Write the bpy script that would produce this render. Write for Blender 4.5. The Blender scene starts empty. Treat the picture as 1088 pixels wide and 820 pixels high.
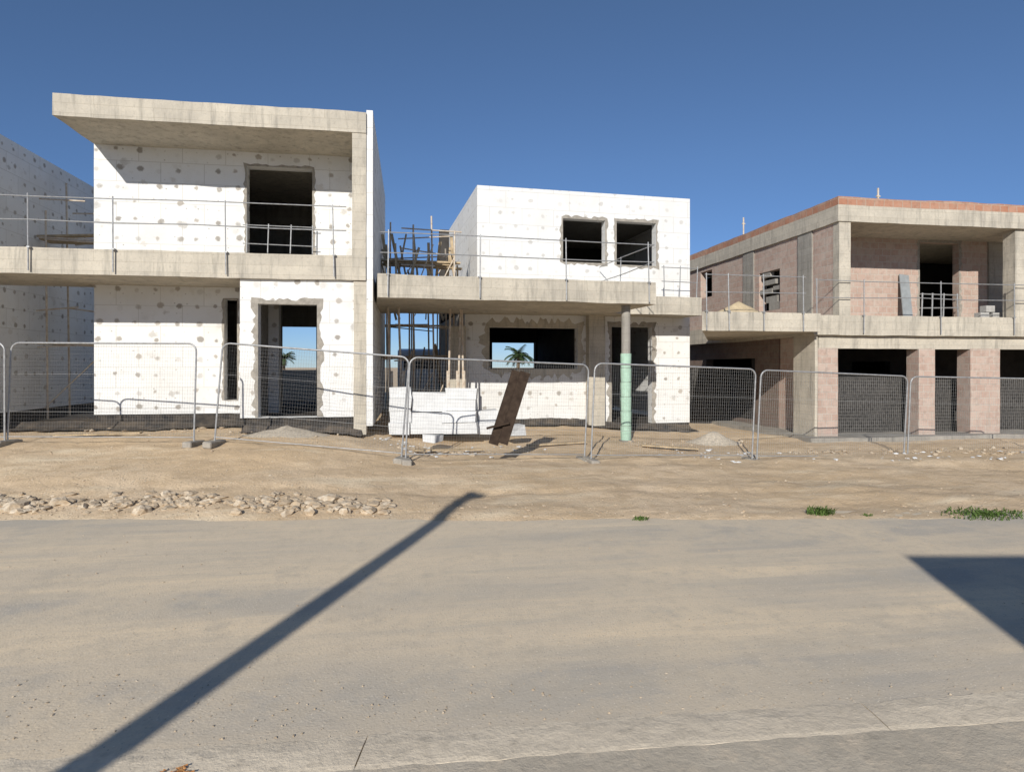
import bpy, bmesh, math, random
from mathutils import Vector, noise, Matrix
random.seed(7)
D=bpy.data; SC=bpy.context.scene; COL=SC.collection
TH=math.radians(9.1); SN,CS=math.sin(TH),math.cos(TH); F=680.0; CAMZ=2.1; HY=390.0
# ---------------------------------------------------------------- frames
class Fr:
    def __init__(s,deg=0): s.a=math.radians(deg); s.c=math.cos(s.a); s.s=math.sin(s.a)
    def d(s,px):
        u=(px-544)/F; x=SN+u*CS; y=CS-u*SN
        return (x*s.c+y*s.s, -x*s.s+y*s.c)
    def X(s,px,y): dx,dy=s.d(px); return y/dy*dx
    def Z(s,px,py,y): dx,dy=s.d(px); return CAMZ+(HY-py)/F*(y/dy)
    def Y(s,px,x): dx,dy=s.d(px); return x/dx*dy
    def ZX(s,px,py,x): dx,dy=s.d(px); return CAMZ+(HY-py)/F*(x/dx)
    def w(s,x,y,z=0): return Vector((x*s.c-y*s.s, x*s.s+y*s.c, z))
W0=Fr(0)
def cam2w(l,s,z=0): return Vector((l*CS+s*SN, -l*SN+s*CS, z))
def w2cam(x,y): return (x*CS-y*SN, x*SN+y*CS)
def lerp(pts,x):
    if x<=pts[0][0]: return pts[0][1]
    for (a,va),(b,vb) in zip(pts,pts[1:]):
        if x<=b: t=(x-a)/(b-a); return va+(vb-va)*t
    return pts[-1][1]
def sm(a,b,x):
    t=max(0,min(1,(x-a)/(b-a))); return t*t*(3-2*t)
PL=[(8.6,-.05),(8.95,.03),(9.6,.13),(10.5,.25),(12.6,.53),(14.2,.62),(40,.66),(90,0)]
PC=[(8.6,-.05),(8.95,.02),(10.5,.10),(12.4,.20),(13.4,.17),(15,.22),(18,.34),(40,.34),(90,0)]
PR=[(8.6,-.05),(8.95,.01),(10.5,.05),(13.5,.09),(16,.06),(40,.08),(90,0)]
def H(x,y,bump=True):
    l,s=w2cam(x,y)
    a=sm(-4.6,-1.0,l); b=sm(1.0,6.0,l)
    if l<0: z=lerp(PL,s)*(1-a)+lerp(PC,s)*a
    else: z=lerp(PC,s)*(1-b)+lerp(PR,s)*b
    if bump and 8<s<40:
        k=sm(8.3,9.6,s)
        n=noise.noise(Vector((x*.4,y*.9,3)))*.06+noise.noise(Vector((x*1.4,y*2.0,7)))*.026+noise.noise(Vector((x*4,y*5,1)))*.015+noise.noise(Vector((x*9,y*9,2)))*.009+noise.noise(Vector((x*17,y*17,5)))*.006
        for c0,wd in ((10.35,.16),):
            cc=c0+.15*math.sin(l*.35)+.10*noise.noise(Vector((l*.8,c0,0)))
            n-=.02*math.exp(-((s-cc)/wd)**2)
        n+=.09*math.exp(-((s-13.5)/.5)**2)*(.5+noise.noise(Vector((x*1.1,2,y))))
        z+=n*(.45+.55*k)
    return z
# ---------------------------------------------------------------- materials
class NT:
    def __init__(s,name):
        s.m=D.materials.new(name); s.m.use_nodes=True; s.t=s.m.node_tree
        s.b=s.t.nodes['Principled BSDF']
        tc=s.t.nodes.new('ShaderNodeTexCoord'); s.oc=tc.outputs['Object']
    def n(s,ty,ins=None,**kw):
        nd=s.t.nodes.new(ty)
        for k,v in kw.items(): setattr(nd,k,v)
        for k,v in (ins or {}).items():
            if isinstance(v,bpy.types.NodeSocket): s.t.links.new(v,nd.inputs[k])
            else: nd.inputs[k].default_value=v
        return nd
    def math(s,op,a,b=0.0,c=None):
        ins={0:a,1:b}
        if c is not None: ins[2]=c
        return s.n('ShaderNodeMath',ins,operation=op).outputs[0]
    def noise(s,scale,vec=None,detail=5,rough=.6):
        return s.n('ShaderNodeTexNoise',{'Vector':vec or s.oc,'Scale':scale,'Detail':detail,'Roughness':rough}).outputs['Fac']
    def mapv(s,sc,vec=None,rot=(0,0,0)):
        return s.n('ShaderNodeMapping',{'Vector':vec or s.oc,'Scale':sc,'Rotation':rot}).outputs[0]
    def ramp(s,f,a,b):
        return s.n('ShaderNodeMapRange',{'Value':f,'From Min':a,'From Max':b},clamp=True).outputs[0]
    def mix(s,f,a,b,mode='MIX'):
        nd=s.n('ShaderNodeMix',data_type='RGBA',blend_type=mode)
        for i,v in ((0,f),(6,a),(7,b)):
            if isinstance(v,bpy.types.NodeSocket): s.t.links.new(v,nd.inputs[i])
            else: nd.inputs[i].default_value=(v if i==0 else (*v,1) if len(v)==3 else v)
        return nd.outputs[2]
    def out(s,col,rough=.9,bump=None,strength=.3,dist=.02,metal=0):
        if isinstance(col,bpy.types.NodeSocket): s.t.links.new(col,s.b.inputs['Base Color'])
        else: s.b.inputs['Base Color'].default_value=(*col,1)
        s.b.inputs['Roughness'].default_value=rough; s.b.inputs['Metallic'].default_value=metal
        s.b.inputs['Specular IOR Level'].default_value=.15 if metal==0 else .5
        if bump is not None:
            bn=s.n('ShaderNodeBump',{'Height':bump,'Strength':strength,'Distance':dist})
            s.t.links.new(bn.outputs[0],s.b.inputs['Normal'])
        return s.m
    def az(s):
        sp=s.n('ShaderNodeSeparateXYZ',{0:s.oc})
        a=s.math('ADD',sp.outputs[0],sp.outputs[1])
        return a,sp.outputs[2]
    def comb(s,x,y,z=0.0): return s.n('ShaderNodeCombineXYZ',{0:x,1:y,2:z}).outputs[0]

def m_eps(name,amount=1.0):
    t=NT(name); a,z=t.az()
    nz=t.noise(10,detail=5,rough=.72); nz2=t.noise(1.3,detail=3); nz3=t.noise(22,detail=3)
    br=t.n('ShaderNodeTexBrick',{'Vector':t.comb(a,z),'Scale':1.0,'Mortar Size':.009,'Mortar Smooth':.5,'Brick Width':1.0,'Row Height':.5,'Color1':(.74,.74,.725,1),'Color2':(.69,.69,.675,1),'Mortar':(.53,.52,.49,1)})
    c=t.mix(t.ramp(t.noise(.8,detail=6),.48,.78),br.outputs[0],(.64,.625,.59))
    c=t.mix(t.ramp(t.noise(5,detail=7,rough=.7),.56,.78),c,(.60,.585,.55))
    tot=None
    # regular rows of dabs / small fixing dots / sparse smears
    for (sx,sz,off,rnd,r0,r1,th,am,dark,mxo,lo) in ((2.2,2.4,0.0,.32,.09,.09,.05,.30,(.23,.205,.175),.82,.0),(4.1,4.3,3.1,.30,.03,.055,.50,.10,(.22,.20,.18),.7,.0),(1.5,1.9,7.3,.9,.16,.03,.40,.55,(.36,.34,.31),.65,.3)):
        v=t.comb(t.math('MULTIPLY_ADD',a,sx,off),t.math('MULTIPLY_ADD',z,sz,off))
        vo=t.n('ShaderNodeTexVoronoi',{'Vector':v,'Scale':1.0,'Randomness':rnd},voronoi_dimensions='2D')
        d=t.math('ADD',vo.outputs['Distance'],t.math('MULTIPLY',t.math('SUBTRACT',nz,.5),am))
        cs=t.n('ShaderNodeSeparateColor',{0:vo.outputs['Color']})
        rad=t.math('MULTIPLY_ADD',cs.outputs[0],r0,r1)
        e=t.math('SUBTRACT',rad,d)
        dt=t.ramp(e,-.025,.06)
        op=t.math('MULTIPLY',t.math('MULTIPLY',dt,t.ramp(cs.outputs[1],th,th+.5)),t.math('MULTIPLY',t.ramp(nz2,lo,lo+.25),t.math('MULTIPLY_ADD',nz3,.8,.55)))
        op=t.math('MINIMUM',t.math('MULTIPLY',op,amount),mxo)
        c=t.mix(op,c,t.mix(cs.outputs[2],dark,tuple(x*1.7 for x in dark)))
        tot=dt if tot is None else t.math('ADD',tot,dt)
    h=t.math('ADD',t.noise(25),t.math('ADD',t.math('MULTIPLY',tot,.6*amount),t.math('MULTIPLY',br.outputs['Fac'],-.8)))
    return t.out(c,.9,bump=h,strength=.35,dist=.012)
def m_conc(name,c1,c2,c3,form=True):
    t=NT(name); a,z=t.az()
    c=t.mix(t.ramp(t.noise(1.3,detail=8,rough=.7),.38,.6),c1,c2)
    streak=t.noise(2.0,t.mapv((3,3,.35)),detail=6,rough=.7)
    c=t.mix(t.ramp(streak,.50,.72),c,c3)
    c=t.mix(t.ramp(t.noise(18,detail=4),.55,.8),c,tuple(x*.65 for x in c1))
    if form:
        w=t.n('ShaderNodeTexBrick',{'Vector':t.comb(a,z),'Scale':1.0,'Mortar Size':.006,'Mortar Smooth':.4,'Brick Width':2.4,'Row Height':.21,'Color1':(1,1,1,1),'Color2':(.86,.86,.86,1),'Mortar':(.66,.64,.61,1)})
        c=t.mix(.7,c,w.outputs[0],'MULTIPLY')
    return t.out(c,.92,bump=t.math('ADD',t.noise(12,detail=8,rough=.7),t.math('MULTIPLY',t.noise(60),.3)),strength=.55,dist=.02)
def m_brick(name,c1,c2,mo,w=.29,h=.2,ms=.012,groove=.16):
    t=NT(name); a,z=t.az()
    br=t.n('ShaderNodeTexBrick',{'Vector':t.comb(a,z),'Scale':1.0,'Mortar Size':ms,'Mortar Smooth':.25,'Brick Width':w,'Row Height':h,'Color1':(*c1,1),'Color2':(*c2,1),'Mortar':(*mo,1)})
    grv=t.n('ShaderNodeTexWave',{'Vector':t.comb(0.0,0.0,z),'Scale':16.0,'Distortion':0.0},bands_direction='Z').outputs['Fac']
    c=t.mix(t.math('MULTIPLY',grv,groove),br.outputs[0],tuple(x*.5 for x in c1))
    c=t.mix(t.math('MULTIPLY',t.ramp(t.noise(1.6,detail=9,rough=.75),.46,.66),.5),c,tuple(x*1.05 for x in mo))
    c=t.mix(t.math('MULTIPLY',t.ramp(t.noise(7,detail=6),.5,.75),.6),c,tuple(x*.66 for x in c1))
    c=t.mix(t.math('MULTIPLY',t.ramp(t.noise(2.0,t.mapv((3,3,.4)),detail=6),.55,.75),.4),c,tuple(x*.6 for x in mo))
    return t.out(c,.92,bump=t.math('ADD',t.math('MULTIPLY',br.outputs['Fac'],-1.2),t.noise(30)),strength=.5,dist=.015)
def m_simple(name,c,var=.25,scale=8,rough=.8,metal=0,c2=None,st=.2):
    t=NT(name); c2=c2 or tuple(x*(1-var) for x in c)
    return t.out(t.mix(t.ramp(t.noise(scale,detail=6),.35,.7),c,c2),rough,bump=t.noise(scale*4),strength=st,dist=.01,metal=metal)
def m_dirt():
    t=NT('dirt')
    n1=t.noise(.35,detail=8,rough=.65); n2=t.noise(2.6,detail=8,rough=.7); n3=t.noise(26,detail=5,rough=.7)
    c=t.mix(t.ramp(n1,.38,.62),(.58,.435,.275),(.66,.52,.36))
    c=t.mix(t.ramp(n2,.46,.68),c,(.50,.375,.24))
    c=t.mix(t.ramp(t.noise(1.1,t.mapv((.3,1.3,1)),detail=9,rough=.7),.52,.68),c,(.70,.585,.42))
    c=t.mix(t.math('MULTIPLY',t.ramp(t.noise(1.2,t.mapv((.6,1.2,1)),detail=8,rough=.7),.54,.68),.7),c,(.44,.33,.215))
    vo=t.n('ShaderNodeTexVoronoi',{'Vector':t.oc,'Scale':22.0,'Randomness':1.0})
    cs=t.n('ShaderNodeSeparateColor',{0:vo.outputs['Color']})
    peb=t.math('MULTIPLY',t.ramp(vo.outputs['Distance'],.35,.25),t.ramp(cs.outputs[0],.74,.82))
    c=t.mix(peb,c,t.mix(cs.outputs[1],(.40,.32,.22),(.66,.57,.44)))
    c=t.mix(t.ramp(n3,.54,.80),c,(.41,.31,.20))
    hgt=t.math('ADD',t.math('ADD',t.math('MULTIPLY',n2,1.2),t.math('MULTIPLY',n3,.5)),t.math('MULTIPLY',peb,.25))
    return t.out(c,.97,bump=hgt,strength=.75,dist=.04)
def m_road():
    t=NT('dusty_road'); rot=(0,0,TH*.8)
    tr=t.noise(1.0,t.mapv((.07,.75,1),rot=rot),detail=7,rough=.6)
    tr2=t.noise(1.0,t.mapv((.2,3.0,1),rot=rot),detail=7,rough=.65)
    n1=t.noise(.6,detail=9,rough=.7); n2=t.noise(5,detail=8,rough=.75); n3=t.noise(45,detail=4,rough=.7)
    c=t.mix(t.ramp(tr,.40,.58),(.475,.43,.36),(.76,.62,.435))
    c=t.mix(t.math('MULTIPLY',t.ramp(tr2,.46,.64),.6),c,(.46,.42,.35))
    c=t.mix(t.math('MULTIPLY',t.ramp(n1,.47,.60),.75),c,(.72,.595,.425))
    c=t.mix(t.math('MULTIPLY',t.ramp(t.noise(1.2,detail=9,rough=.75),.52,.66),.55),c,(.435,.395,.33))
    c=t.mix(t.math('MULTIPLY',t.ramp(n2,.5,.74),.6),c,(.47,.405,.31))
    vo=t.n('ShaderNodeTexVoronoi',{'Vector':t.oc,'Scale':60.0,'Randomness':1.0})
    cs=t.n('ShaderNodeSeparateColor',{0:vo.outputs['Color']})
    c=t.mix(t.math('MULTIPLY',t.ramp(vo.outputs['Distance'],.4,.2),t.ramp(cs.outputs[0],.66,.84)),c,t.mix(cs.outputs[1],(.32,.28,.22),(.80,.71,.57)))
    c=t.mix(t.ramp(n3,.56,.84),c,(.40,.345,.26))
    return t.out(c,.96,bump=t.math('ADD',t.math('MULTIPLY',n2,.5),t.math('ADD',t.math('MULTIPLY',n3,.5),t.math('MULTIPLY',vo.outputs['Distance'],-.2))),strength=.42,dist=.012)
M={}
M['eps']=m_eps('insulation_board',1.1); M['epsplain']=m_eps('clean_insulation_board',.42)
M['conc']=m_conc('raw_concrete',(.56,.51,.42),(.46,.42,.35),(.29,.27,.23))
M['concg']=m_conc('grey_concrete',(.36,.34,.30),(.29,.27,.24),(.2,.19,.17))
M['render']=m_simple('grey_adhesive',(.36,.33,.285),.35,9,.95)
M['brick']=m_brick('pink_hollow_brick',(.43,.305,.25),(.49,.375,.315),(.48,.43,.37))
M['brickd']=m_brick('shaded_hollow_brick',(.20,.14,.115),(.24,.18,.15),(.22,.195,.165))  # darker copy of the pink brick, recess shade painted into its colour
M['redbrick']=m_brick('red_parapet_brick',(.40,.19,.12),(.46,.27,.19),(.42,.33,.26))
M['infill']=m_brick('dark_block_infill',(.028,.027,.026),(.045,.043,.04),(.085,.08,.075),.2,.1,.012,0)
M['dark']=m_simple('shade_toned_interior',(.065,.06,.056),.4,2,.95)  # room shade put into the colour: bare interior darkened so openings read black
M['bitumen']=m_simple('bitumen_foundation',(.03,.029,.029),.3,6,.85,c2=(.10,.085,.07))
M['membrane']=m_simple('black_membrane',(.035,.034,.034),.3,3,.6,c2=(.13,.105,.08),st=.6)
M['steel']=m_simple('galvanised_steel',(.38,.385,.39),.35,12,.55,.4)
M['wire']=m_simple('mesh_wire',(.34,.34,.335),.2,12,.7,.0)
M['scaf']=m_simple('scaffold_steel',(.62,.56,.47),.3,9,.7,.0,c2=(.44,.33,.23))
M['wood']=m_simple('weathered_timber',(.54,.42,.27),.45,7,.9)
M['dwood']=m_simple('dark_timber',(.03,.02,.015),.4,9,.9,c2=(.06,.042,.03))
M['foam']=m_simple('foam_pack',(.66,.67,.67),.12,5,.8)
M['green']=m_simple('pale_green_sleeve',(.40,.58,.46),.2,10,.7)
M['dirt']=m_dirt(); M['road']=m_road()
M['kerb']=m_conc('kerb_concrete',(.76,.655,.50),(.65,.56,.43),(.53,.46,.355),False)
M['pave']=m_conc('pavement_concrete',(.53,.465,.365),(.45,.395,.31),(.62,.52,.39),False)
def m_stone(name,a,b,cc):
    t=NT(name); oi=t.n('ShaderNodeNewGeometry')
    c=t.mix(oi.outputs['Random Per Island'],a,b)
    c=t.mix(t.ramp(t.noise(9,detail=7),.40,.60),c,cc)
    return t.out(c,.95,bump=t.noise(30,detail=6),strength=.6,dist=.02)
M['stone']=m_stone('limestone_rubble',(.32,.26,.19),(.58,.50,.39),(.45,.35,.24))
M['leaf']=m_simple('weed_leaf',(.10,.16,.04),.5,20,.8)
M['palm']=m_simple('palm_leaf',(.05,.08,.03),.4,5,.7)
M['trunk']=m_simple('palm_trunk',(.16,.12,.08),.4,8,.9)
M['panelgrey']=m_simple('grey_sheet',(.28,.30,.31),.25,5,.6)
M['orange']=m_simple('rust_orange',(.62,.24,.05),.5,30,.9,c2=(.45,.28,.14))
M['block']=m_simple('grey_block',(.42,.41,.39),.25,9,.9)
M['sand']=m_simple('yellow_sand',(.56,.45,.29),.25,6,.95,st=.6)
M['paint']=m_simple('white_paint',(.80,.80,.80),.06,3,.35)
M['glass']=m_simple('dark_glass',(.03,.035,.04),.2,3,.12)
M['rubber']=m_simple('tyre_rubber',(.03,.03,.03),.3,9,.9)
M['redlens']=m_simple('red_lens',(.35,.03,.02),.2,9,.3)
# ---------------------------------------------------------------- mesh building
BASE={}
class MB:
    def __init__(s): s.b=bmesh.new()
    def box(s,x0,x1,y0,y1,z0,z1):
        v=[s.b.verts.new((x,y,z)) for x in (x0,x1) for y in (y0,y1) for z in (z0,z1)]
        for f in ((0,1,3,2),(4,6,7,5),(0,4,5,1),(2,3,7,6),(0,2,6,4),(1,5,7,3)): s.b.faces.new([v[i] for i in f])
        return s
    def rough(s,x0,x1,y0,y1,z0,z1,step=.3,amp=.012,xleft=None):
        """subdivided uneven box; xleft(y) may skew the left end in plan"""
        def lin(a,b):
            n=max(1,min(60,int(abs(b-a)/step))); return [a+(b-a)*i/n for i in range(n+1)]
        X,Y,Z=lin(x0,x1),lin(y0,y1),lin(z0,z1); vd={}
        def V(i,j,k):
            if (i,j,k) not in vd:
                x=X[i]
                if xleft: xl_=xleft(Y[j]); x=xl_+(x1-xl_)*(X[i]-x0)/(x1-x0)
                p=Vector((x,Y[j],Z[k])); n=noise.noise_vector(p*2.3)*amp+noise.noise_vector(p*.7)*amp
                vd[(i,j,k)]=s.b.verts.new(p+n)
            return vd[(i,j,k)]
        I,J,K=len(X)-1,len(Y)-1,len(Z)-1
        for i in range(I):
            for j in range(J):
                for k in (0,K): s.b.faces.new([V(i,j,k),V(i+1,j,k),V(i+1,j+1,k),V(i,j+1,k)])
            for k in range(K):
                for j in (0,J): s.b.faces.new([V(i,j,k),V(i+1,j,k),V(i+1,j,k+1),V(i,j,k+1)])
        for j in range(J):
            for k in range(K):
                for i in (0,I): s.b.faces.new([V(i,j,k),V(i,j+1,k),V(i,j+1,k+1),V(i,j,k+1)])
        return s
    def tube(s,p,q,r,n=6,r2=None):
        p,q=Vector(p),Vector(q); r2=r if r2 is None else r2
        d=(q-p).normalized(); a=d.orthogonal().normalized(); b=d.cross(a)
        A=[s.b.verts.new(p+(a*math.cos(t)+b*math.sin(t))*r) for t in [2*math.pi*i/n for i in range(n)]]
        B=[s.b.verts.new(q+(a*math.cos(t)+b*math.sin(t))*r2) for t in [2*math.pi*i/n for i in range(n)]]
        for i in range(n): s.b.faces.new([A[i],A[(i+1)%n],B[(i+1)%n],B[i]])
        s.b.faces.new(A[::-1]); s.b.faces.new(B); return s
    def beam(s,p,q,w,t,up=(0,0,1)):
        p,q=Vector(p),Vector(q); d=(q-p).normalized(); up=Vector(up)
        a=d.cross(up)
        if a.length<.01: a=d.cross(Vector((0,1,0)))
        a.normalize(); b=a.cross(d).normalized(); vs=[]
        for o in (p,q):
            for (i,j) in ((-1,-1),(1,-1),(1,1),(-1,1)): vs.append(s.b.verts.new(o+a*i*w/2+b*j*t/2))
        for f in ((3,2,1,0),(4,5,6,7),(0,1,5,4),(1,2,6,5),(2,3,7,6),(3,0,4,7)): s.b.faces.new([vs[i] for i in f])
        return s
    def wall(s,a0,a1,z0,z1,d0,d1,holes=(),axis='x'):
        A=sorted({a0,a1,*[h[0] for h in holes],*[h[1] for h in holes]}); Z=sorted({z0,z1,*[h[2] for h in holes],*[h[3] for h in holes]})
        A=[a for a in A if a0<=a<=a1]; Z=[z for z in Z if z0<=z<=z1]
        def solid(i,k):
            if i<0 or k<0 or i>=len(A)-1 or k>=len(Z)-1: return False
            ca,cz=(A[i]+A[i+1])/2,(Z[k]+Z[k+1])/2
            return not any(h[0]<ca<h[1] and h[2]<cz<h[3] for h in holes)
        vd={}
        def V(i,k,d):
            key=(i,k,d)
            if key not in vd:
                p=(A[i],d0 if d==0 else d1,Z[k]) if axis=='x' else (d0 if d==0 else d1,A[i],Z[k])
                vd[key]=s.b.verts.new(p)
            return vd[key]
        for i in range(len(A)-1):
            for k in range(len(Z)-1):
                if not solid(i,k): continue
                for d in (0,1): s.b.faces.new([V(i,k,d),V(i+1,k,d),V(i+1,k+1,d),V(i,k+1,d)])
                if not solid(i-1,k): s.b.faces.new([V(i,k,0),V(i,k+1,0),V(i,k+1,1),V(i,k,1)])
                if not solid(i+1,k): s.b.faces.new([V(i+1,k,0),V(i+1,k+1,0),V(i+1,k+1,1),V(i+1,k,1)])
                if not solid(i,k-1): s.b.faces.new([V(i,k,0),V(i+1,k,0),V(i+1,k,1),V(i,k,1)])
                if not solid(i,k+1): s.b.faces.new([V(i,k+1,0),V(i+1,k+1,0),V(i+1,k+1,1),V(i,k+1,1)])
        return s
    def ring(s,x0,x1,z0,z1,y,w,bottom=True):
        """ragged render margin around an opening, a few mm proud of the wall"""
        P=[]
        def side(a,b,nx,nz):
            n=max(2,int((Vector(a)-Vector(b)).length/.09))
            for i in range(n):
                t=i/n; P.append((a[0]+(b[0]-a[0])*t,a[1]+(b[1]-a[1])*t,nx,nz))
        side((x0,z0),(x0,z1),-1,0); side((x0,z1),(x1,z1),0,1); side((x1,z1),(x1,z0),1,0)
        if bottom: side((x1,z0),(x0,z0),0,-1)
        else: P.append((x1,z0,1,0))
        inn=[];ou=[]
        for i,(x,z,nx,nz) in enumerate(P):
            k=w*random.uniform(.35,1.3)
            if i>0 and P[i-1][2:]!=(nx,nz): nx2=nx+P[i-1][2]; nz2=nz+P[i-1][3]
            else: nx2,nz2=nx,nz
            inn.append(s.b.verts.new((x-nx2*.004,y,z-nz2*.004))); ou.append(s.b.verts.new((x+nx2*k,y,z+nz2*k)))
        n=len(P)
        for i in range(n if bottom else n-1):
            j=(i+1)%n; s.b.faces.new([inn[i],inn[j],ou[j],ou[i]])
        return s
    def rock(s,c,r,sq=.6):
        r0=bmesh.ops.create_icosphere(s.b,subdivisions=1 if r<.07 else 2,radius=1)['verts']
        o=Vector((random.uniform(0,99),random.uniform(0,99),0)); sx,sy,sz=random.uniform(.8,1.4),random.uniform(.7,1.2),random.uniform(.5,1)*sq/.6
        an=random.uniform(0,6.28); ca,sa=math.cos(an),math.sin(an)
        for v in r0:
            p=v.co*(1+noise.noise(v.co*1.3+o)*.7); q=Vector((p.x*sx,p.y*sy,p.z*sz*.7))*r
            v.co=Vector(c)+Vector((q.x*ca-q.y*sa,q.x*sa+q.y*ca,q.z))
        return s
    def build(s,name,mat,parent=None,recalc=True,smooth=False,**kw):
        if recalc: bmesh.ops.recalc_face_normals(s.b,faces=s.b.faces[:])
        if parent is not None:
            off=BASE[parent.name]
            for v in s.b.verts: v.co-=off
        me=D.meshes.new(name); s.b.to_mesh(me); s.b.free(); me.materials.append(mat)
        if smooth:
            for p in me.polygons: p.use_smooth=True
        o=D.objects.new(name,me); COL.objects.link(o)
        if parent is not None: o.parent=parent; BASE[o.name]=BASE[parent.name]
        for k,v in kw.items(): o[k]=v
        return o
def thing(name,base,label,cat,group=None,fr=W0):
    o=D.objects.new(name,None); COL.objects.link(o); o.empty_display_size=.2
    o.location=fr.w(*base); o.rotation_euler=(0,0,fr.a); BASE[o.name]=Vector(base)
    o['label']=label; o['category']=cat
    if group: o['group']=group
    return o
def single(mb,name,mat,label,cat,group=None,smooth=False):
    vs=mb.b.verts; lo=Vector((sum(v.co.x for v in vs)/len(vs),sum(v.co.y for v in vs)/len(vs),min(v.co.z for v in vs)))
    for v in vs: v.co-=lo
    o=mb.build(name,mat,smooth=smooth); o.location=lo; o['label']=label; o['category']=cat
    if group: o['group']=group
    return o
# ---------------------------------------------------------------- setting
def ar(a,b,st):
    n=int(round((b-a)/st)); return [a+(b-a)*i/n for i in range(n+1)]
xs=[-3000,-800,-200,-80,-40,-25]+ar(-17,24,.12)+[27,32,45,80,200,800,3000]
ys=[-600,-100,-30,-10,-3,1,3.5]+ar(5,18,.075)+ar(18.5,30,.5)+[34,40,50,65,90,150,400,1200,3500]
bm=bmesh.new(); g=[[bm.verts.new((x,y,H(x,y) if y<60 else lerp([(60,0),(90,-.3),(400,-1),(3500,-1)],y))) for x in xs] for y in ys]
for j in range(len(ys)-1):
    for i in range(len(xs)-1): bm.faces.new((g[j][i],g[j][i+1],g[j+1][i+1],g[j+1][i]))
me=D.meshes.new('ground'); bm.to_mesh(me); bm.free(); me.materials.append(M['dirt'])
for p in me.polygons: p.use_smooth=True
o=D.objects.new('ground',me); COL.objects.link(o); o['kind']='structure'
KS=.12
def kp(l,s0,z): return cam2w(l,s0+KS*l,z)
bm=bmesh.new(); NL=120
rows=[0,.12,.25,.4,.6,.8,1]
gg=[]
for i in range(NL+1):
    l=-45+90*i/NL; a=3.60+KS*l; b=9.35; r=[]
    for t in rows:
        s=a+(b-a)*t; r.append(bm.verts.new(cam2w(l,s,.0+noise.noise(Vector((l*.6,s*.8,0)))*.006)))
    gg.append(r)
for i in range(NL):
    for k in range(len(rows)-1): bm.faces.new((gg[i][k],gg[i+1][k],gg[i+1][k+1],gg[i][k+1]))
me=D.meshes.new('road'); bm.to_mesh(me); bm.free(); me.materials.append(M['road'])
o=D.objects.new('road',me); COL.objects.link(o); o['kind']='structure'
mb=MB(); j0=2.18; L=3.0
for k in range(-12,10):
    a=j0+k*L+.004; b=j0+(k+1)*L-.004
    n=80; prof=[(3.80,-.02),(3.75,.002),(3.68,.007),(3.63,.011),(3.46,.015),(3.42,.0125),(3.39,-.02)]
    R=[]
    for i in range(n+1):
        l=a+(b-a)*i/n
        R.append([mb.b.verts.new(kp(l,s+((noise.noise(Vector((l*2.5,2,1)))*.05+noise.noise(Vector((l*14,s*2,k)))*.025) if s>3.6 else noise.noise(Vector((l*5,1,k)))*.015),z+noise.noise(Vector((l*5,s*9,3)))*.003)) for s,z in prof])
    for i in range(n):
        for q in range(len(prof)-1): mb.b.faces.new((R[i][q],R[i+1][q],R[i+1][q+1],R[i][q+1]))
    mb.b.faces.new(R[0]); mb.b.faces.new(R[-1][::-1])
mb.build('kerb',M['kerb'],kind='structure')
bm=bmesh.new(); v=[bm.verts.new(kp(l,s,.012)) for l,s in ((-45,3.45),(45,3.45),(45,-22),(-45,-22))]; bm.faces.new(v)
me=D.meshes.new('pavement'); bm.to_mesh(me); bm.free(); me.materials.append(M['pave'])
o=D.objects.new('pavement',me); COL.objects.link(o); o['kind']='structure'

# ---------------------------------------------------------------- house 1 (tall white, left)
f=W0; Yf=15.0; Yw=16.8; XL=-7.5; XR=f.X(389,Yf); ZS=4.64; ZSb=4.08; ZF=.95; ZR=7.46
h=thing('unfinished_house',(-4.2,18.5,.6),'two-storey white insulated house shell at left with flat overhanging concrete roof and grey adhesive spots','house')
MB().rough(XL,XR,Yf,22.6,ZR,7.93,.3,.014).build('roof',M['conc'],h)
d=(f.X(262,Yw),f.X(332,Yw),ZS,f.Z(297,178,Yw))
uw=MB().wall(XL,f.X(374,Yf)+.02,ZS-.02,ZR+.02,Yw,Yw+.3,[d]).build('upper_wall',M['eps'],h)
MB().ring(d[0],d[1],d[2],d[3],Yw-.005,.07,False).build('door_surround',M['render'],uw,recalc=False)
MB().rough(f.X(374,Yf),XR,Yf+.02,Yw+.2,ZS,ZR,.3,.008).build('fin_wall',M['conc'],h)
MB().rough(-10.1,XR-.001,Yf,17.2,ZSb,ZS,.3,.014).build('balcony_slab',M['conc'],h)
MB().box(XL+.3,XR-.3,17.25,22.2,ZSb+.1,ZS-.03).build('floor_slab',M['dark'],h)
MB().wall(Yf+.05,22.6,.75,8.0,f.X(396,Yf),XR+.003,(),'y').build('side_wall',M['eps'],h)
MB().wall(Yw+.32,22.6,.6,ZR,XL,XL+.3,(),'y').build('side_wall',M['eps'],h)
XB=f.X(255,15.1); zb=f.Z(150,440,Yw)
d2=(f.X(238,Yw),f.X(252,Yw),f.Z(245,425,Yw),f.Z(245,318,Yw))
lw=MB().wall(XL,XB+.5,zb,ZSb+.02,Yw+.01,Yw+.31,[d2]).build('lower_wall',M['eps'],h)
MB().ring(*d2,Yw+.006,.05).build('window_surround',M['render'],lw,recalc=False)
XC=f.X(376,15.1)
d3=(f.X(274,15.1),f.X(337,15.1),.97,f.Z(305,323,15.1))
pw=MB().wall(XB,XC,.96,ZSb+.01,15.1,15.4,[d3]).build('porch_wall',M['eps'],h)
MB().ring(d3[0],d3[1],d3[2],d3[3],15.095,.12,False).build('door_surround',M['render'],pw,recalc=False)
MB().wall(15.4,Yw,.93,ZSb,XB,XB+.25,(),'y').build('porch_side_wall',M['render'],h)
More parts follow.
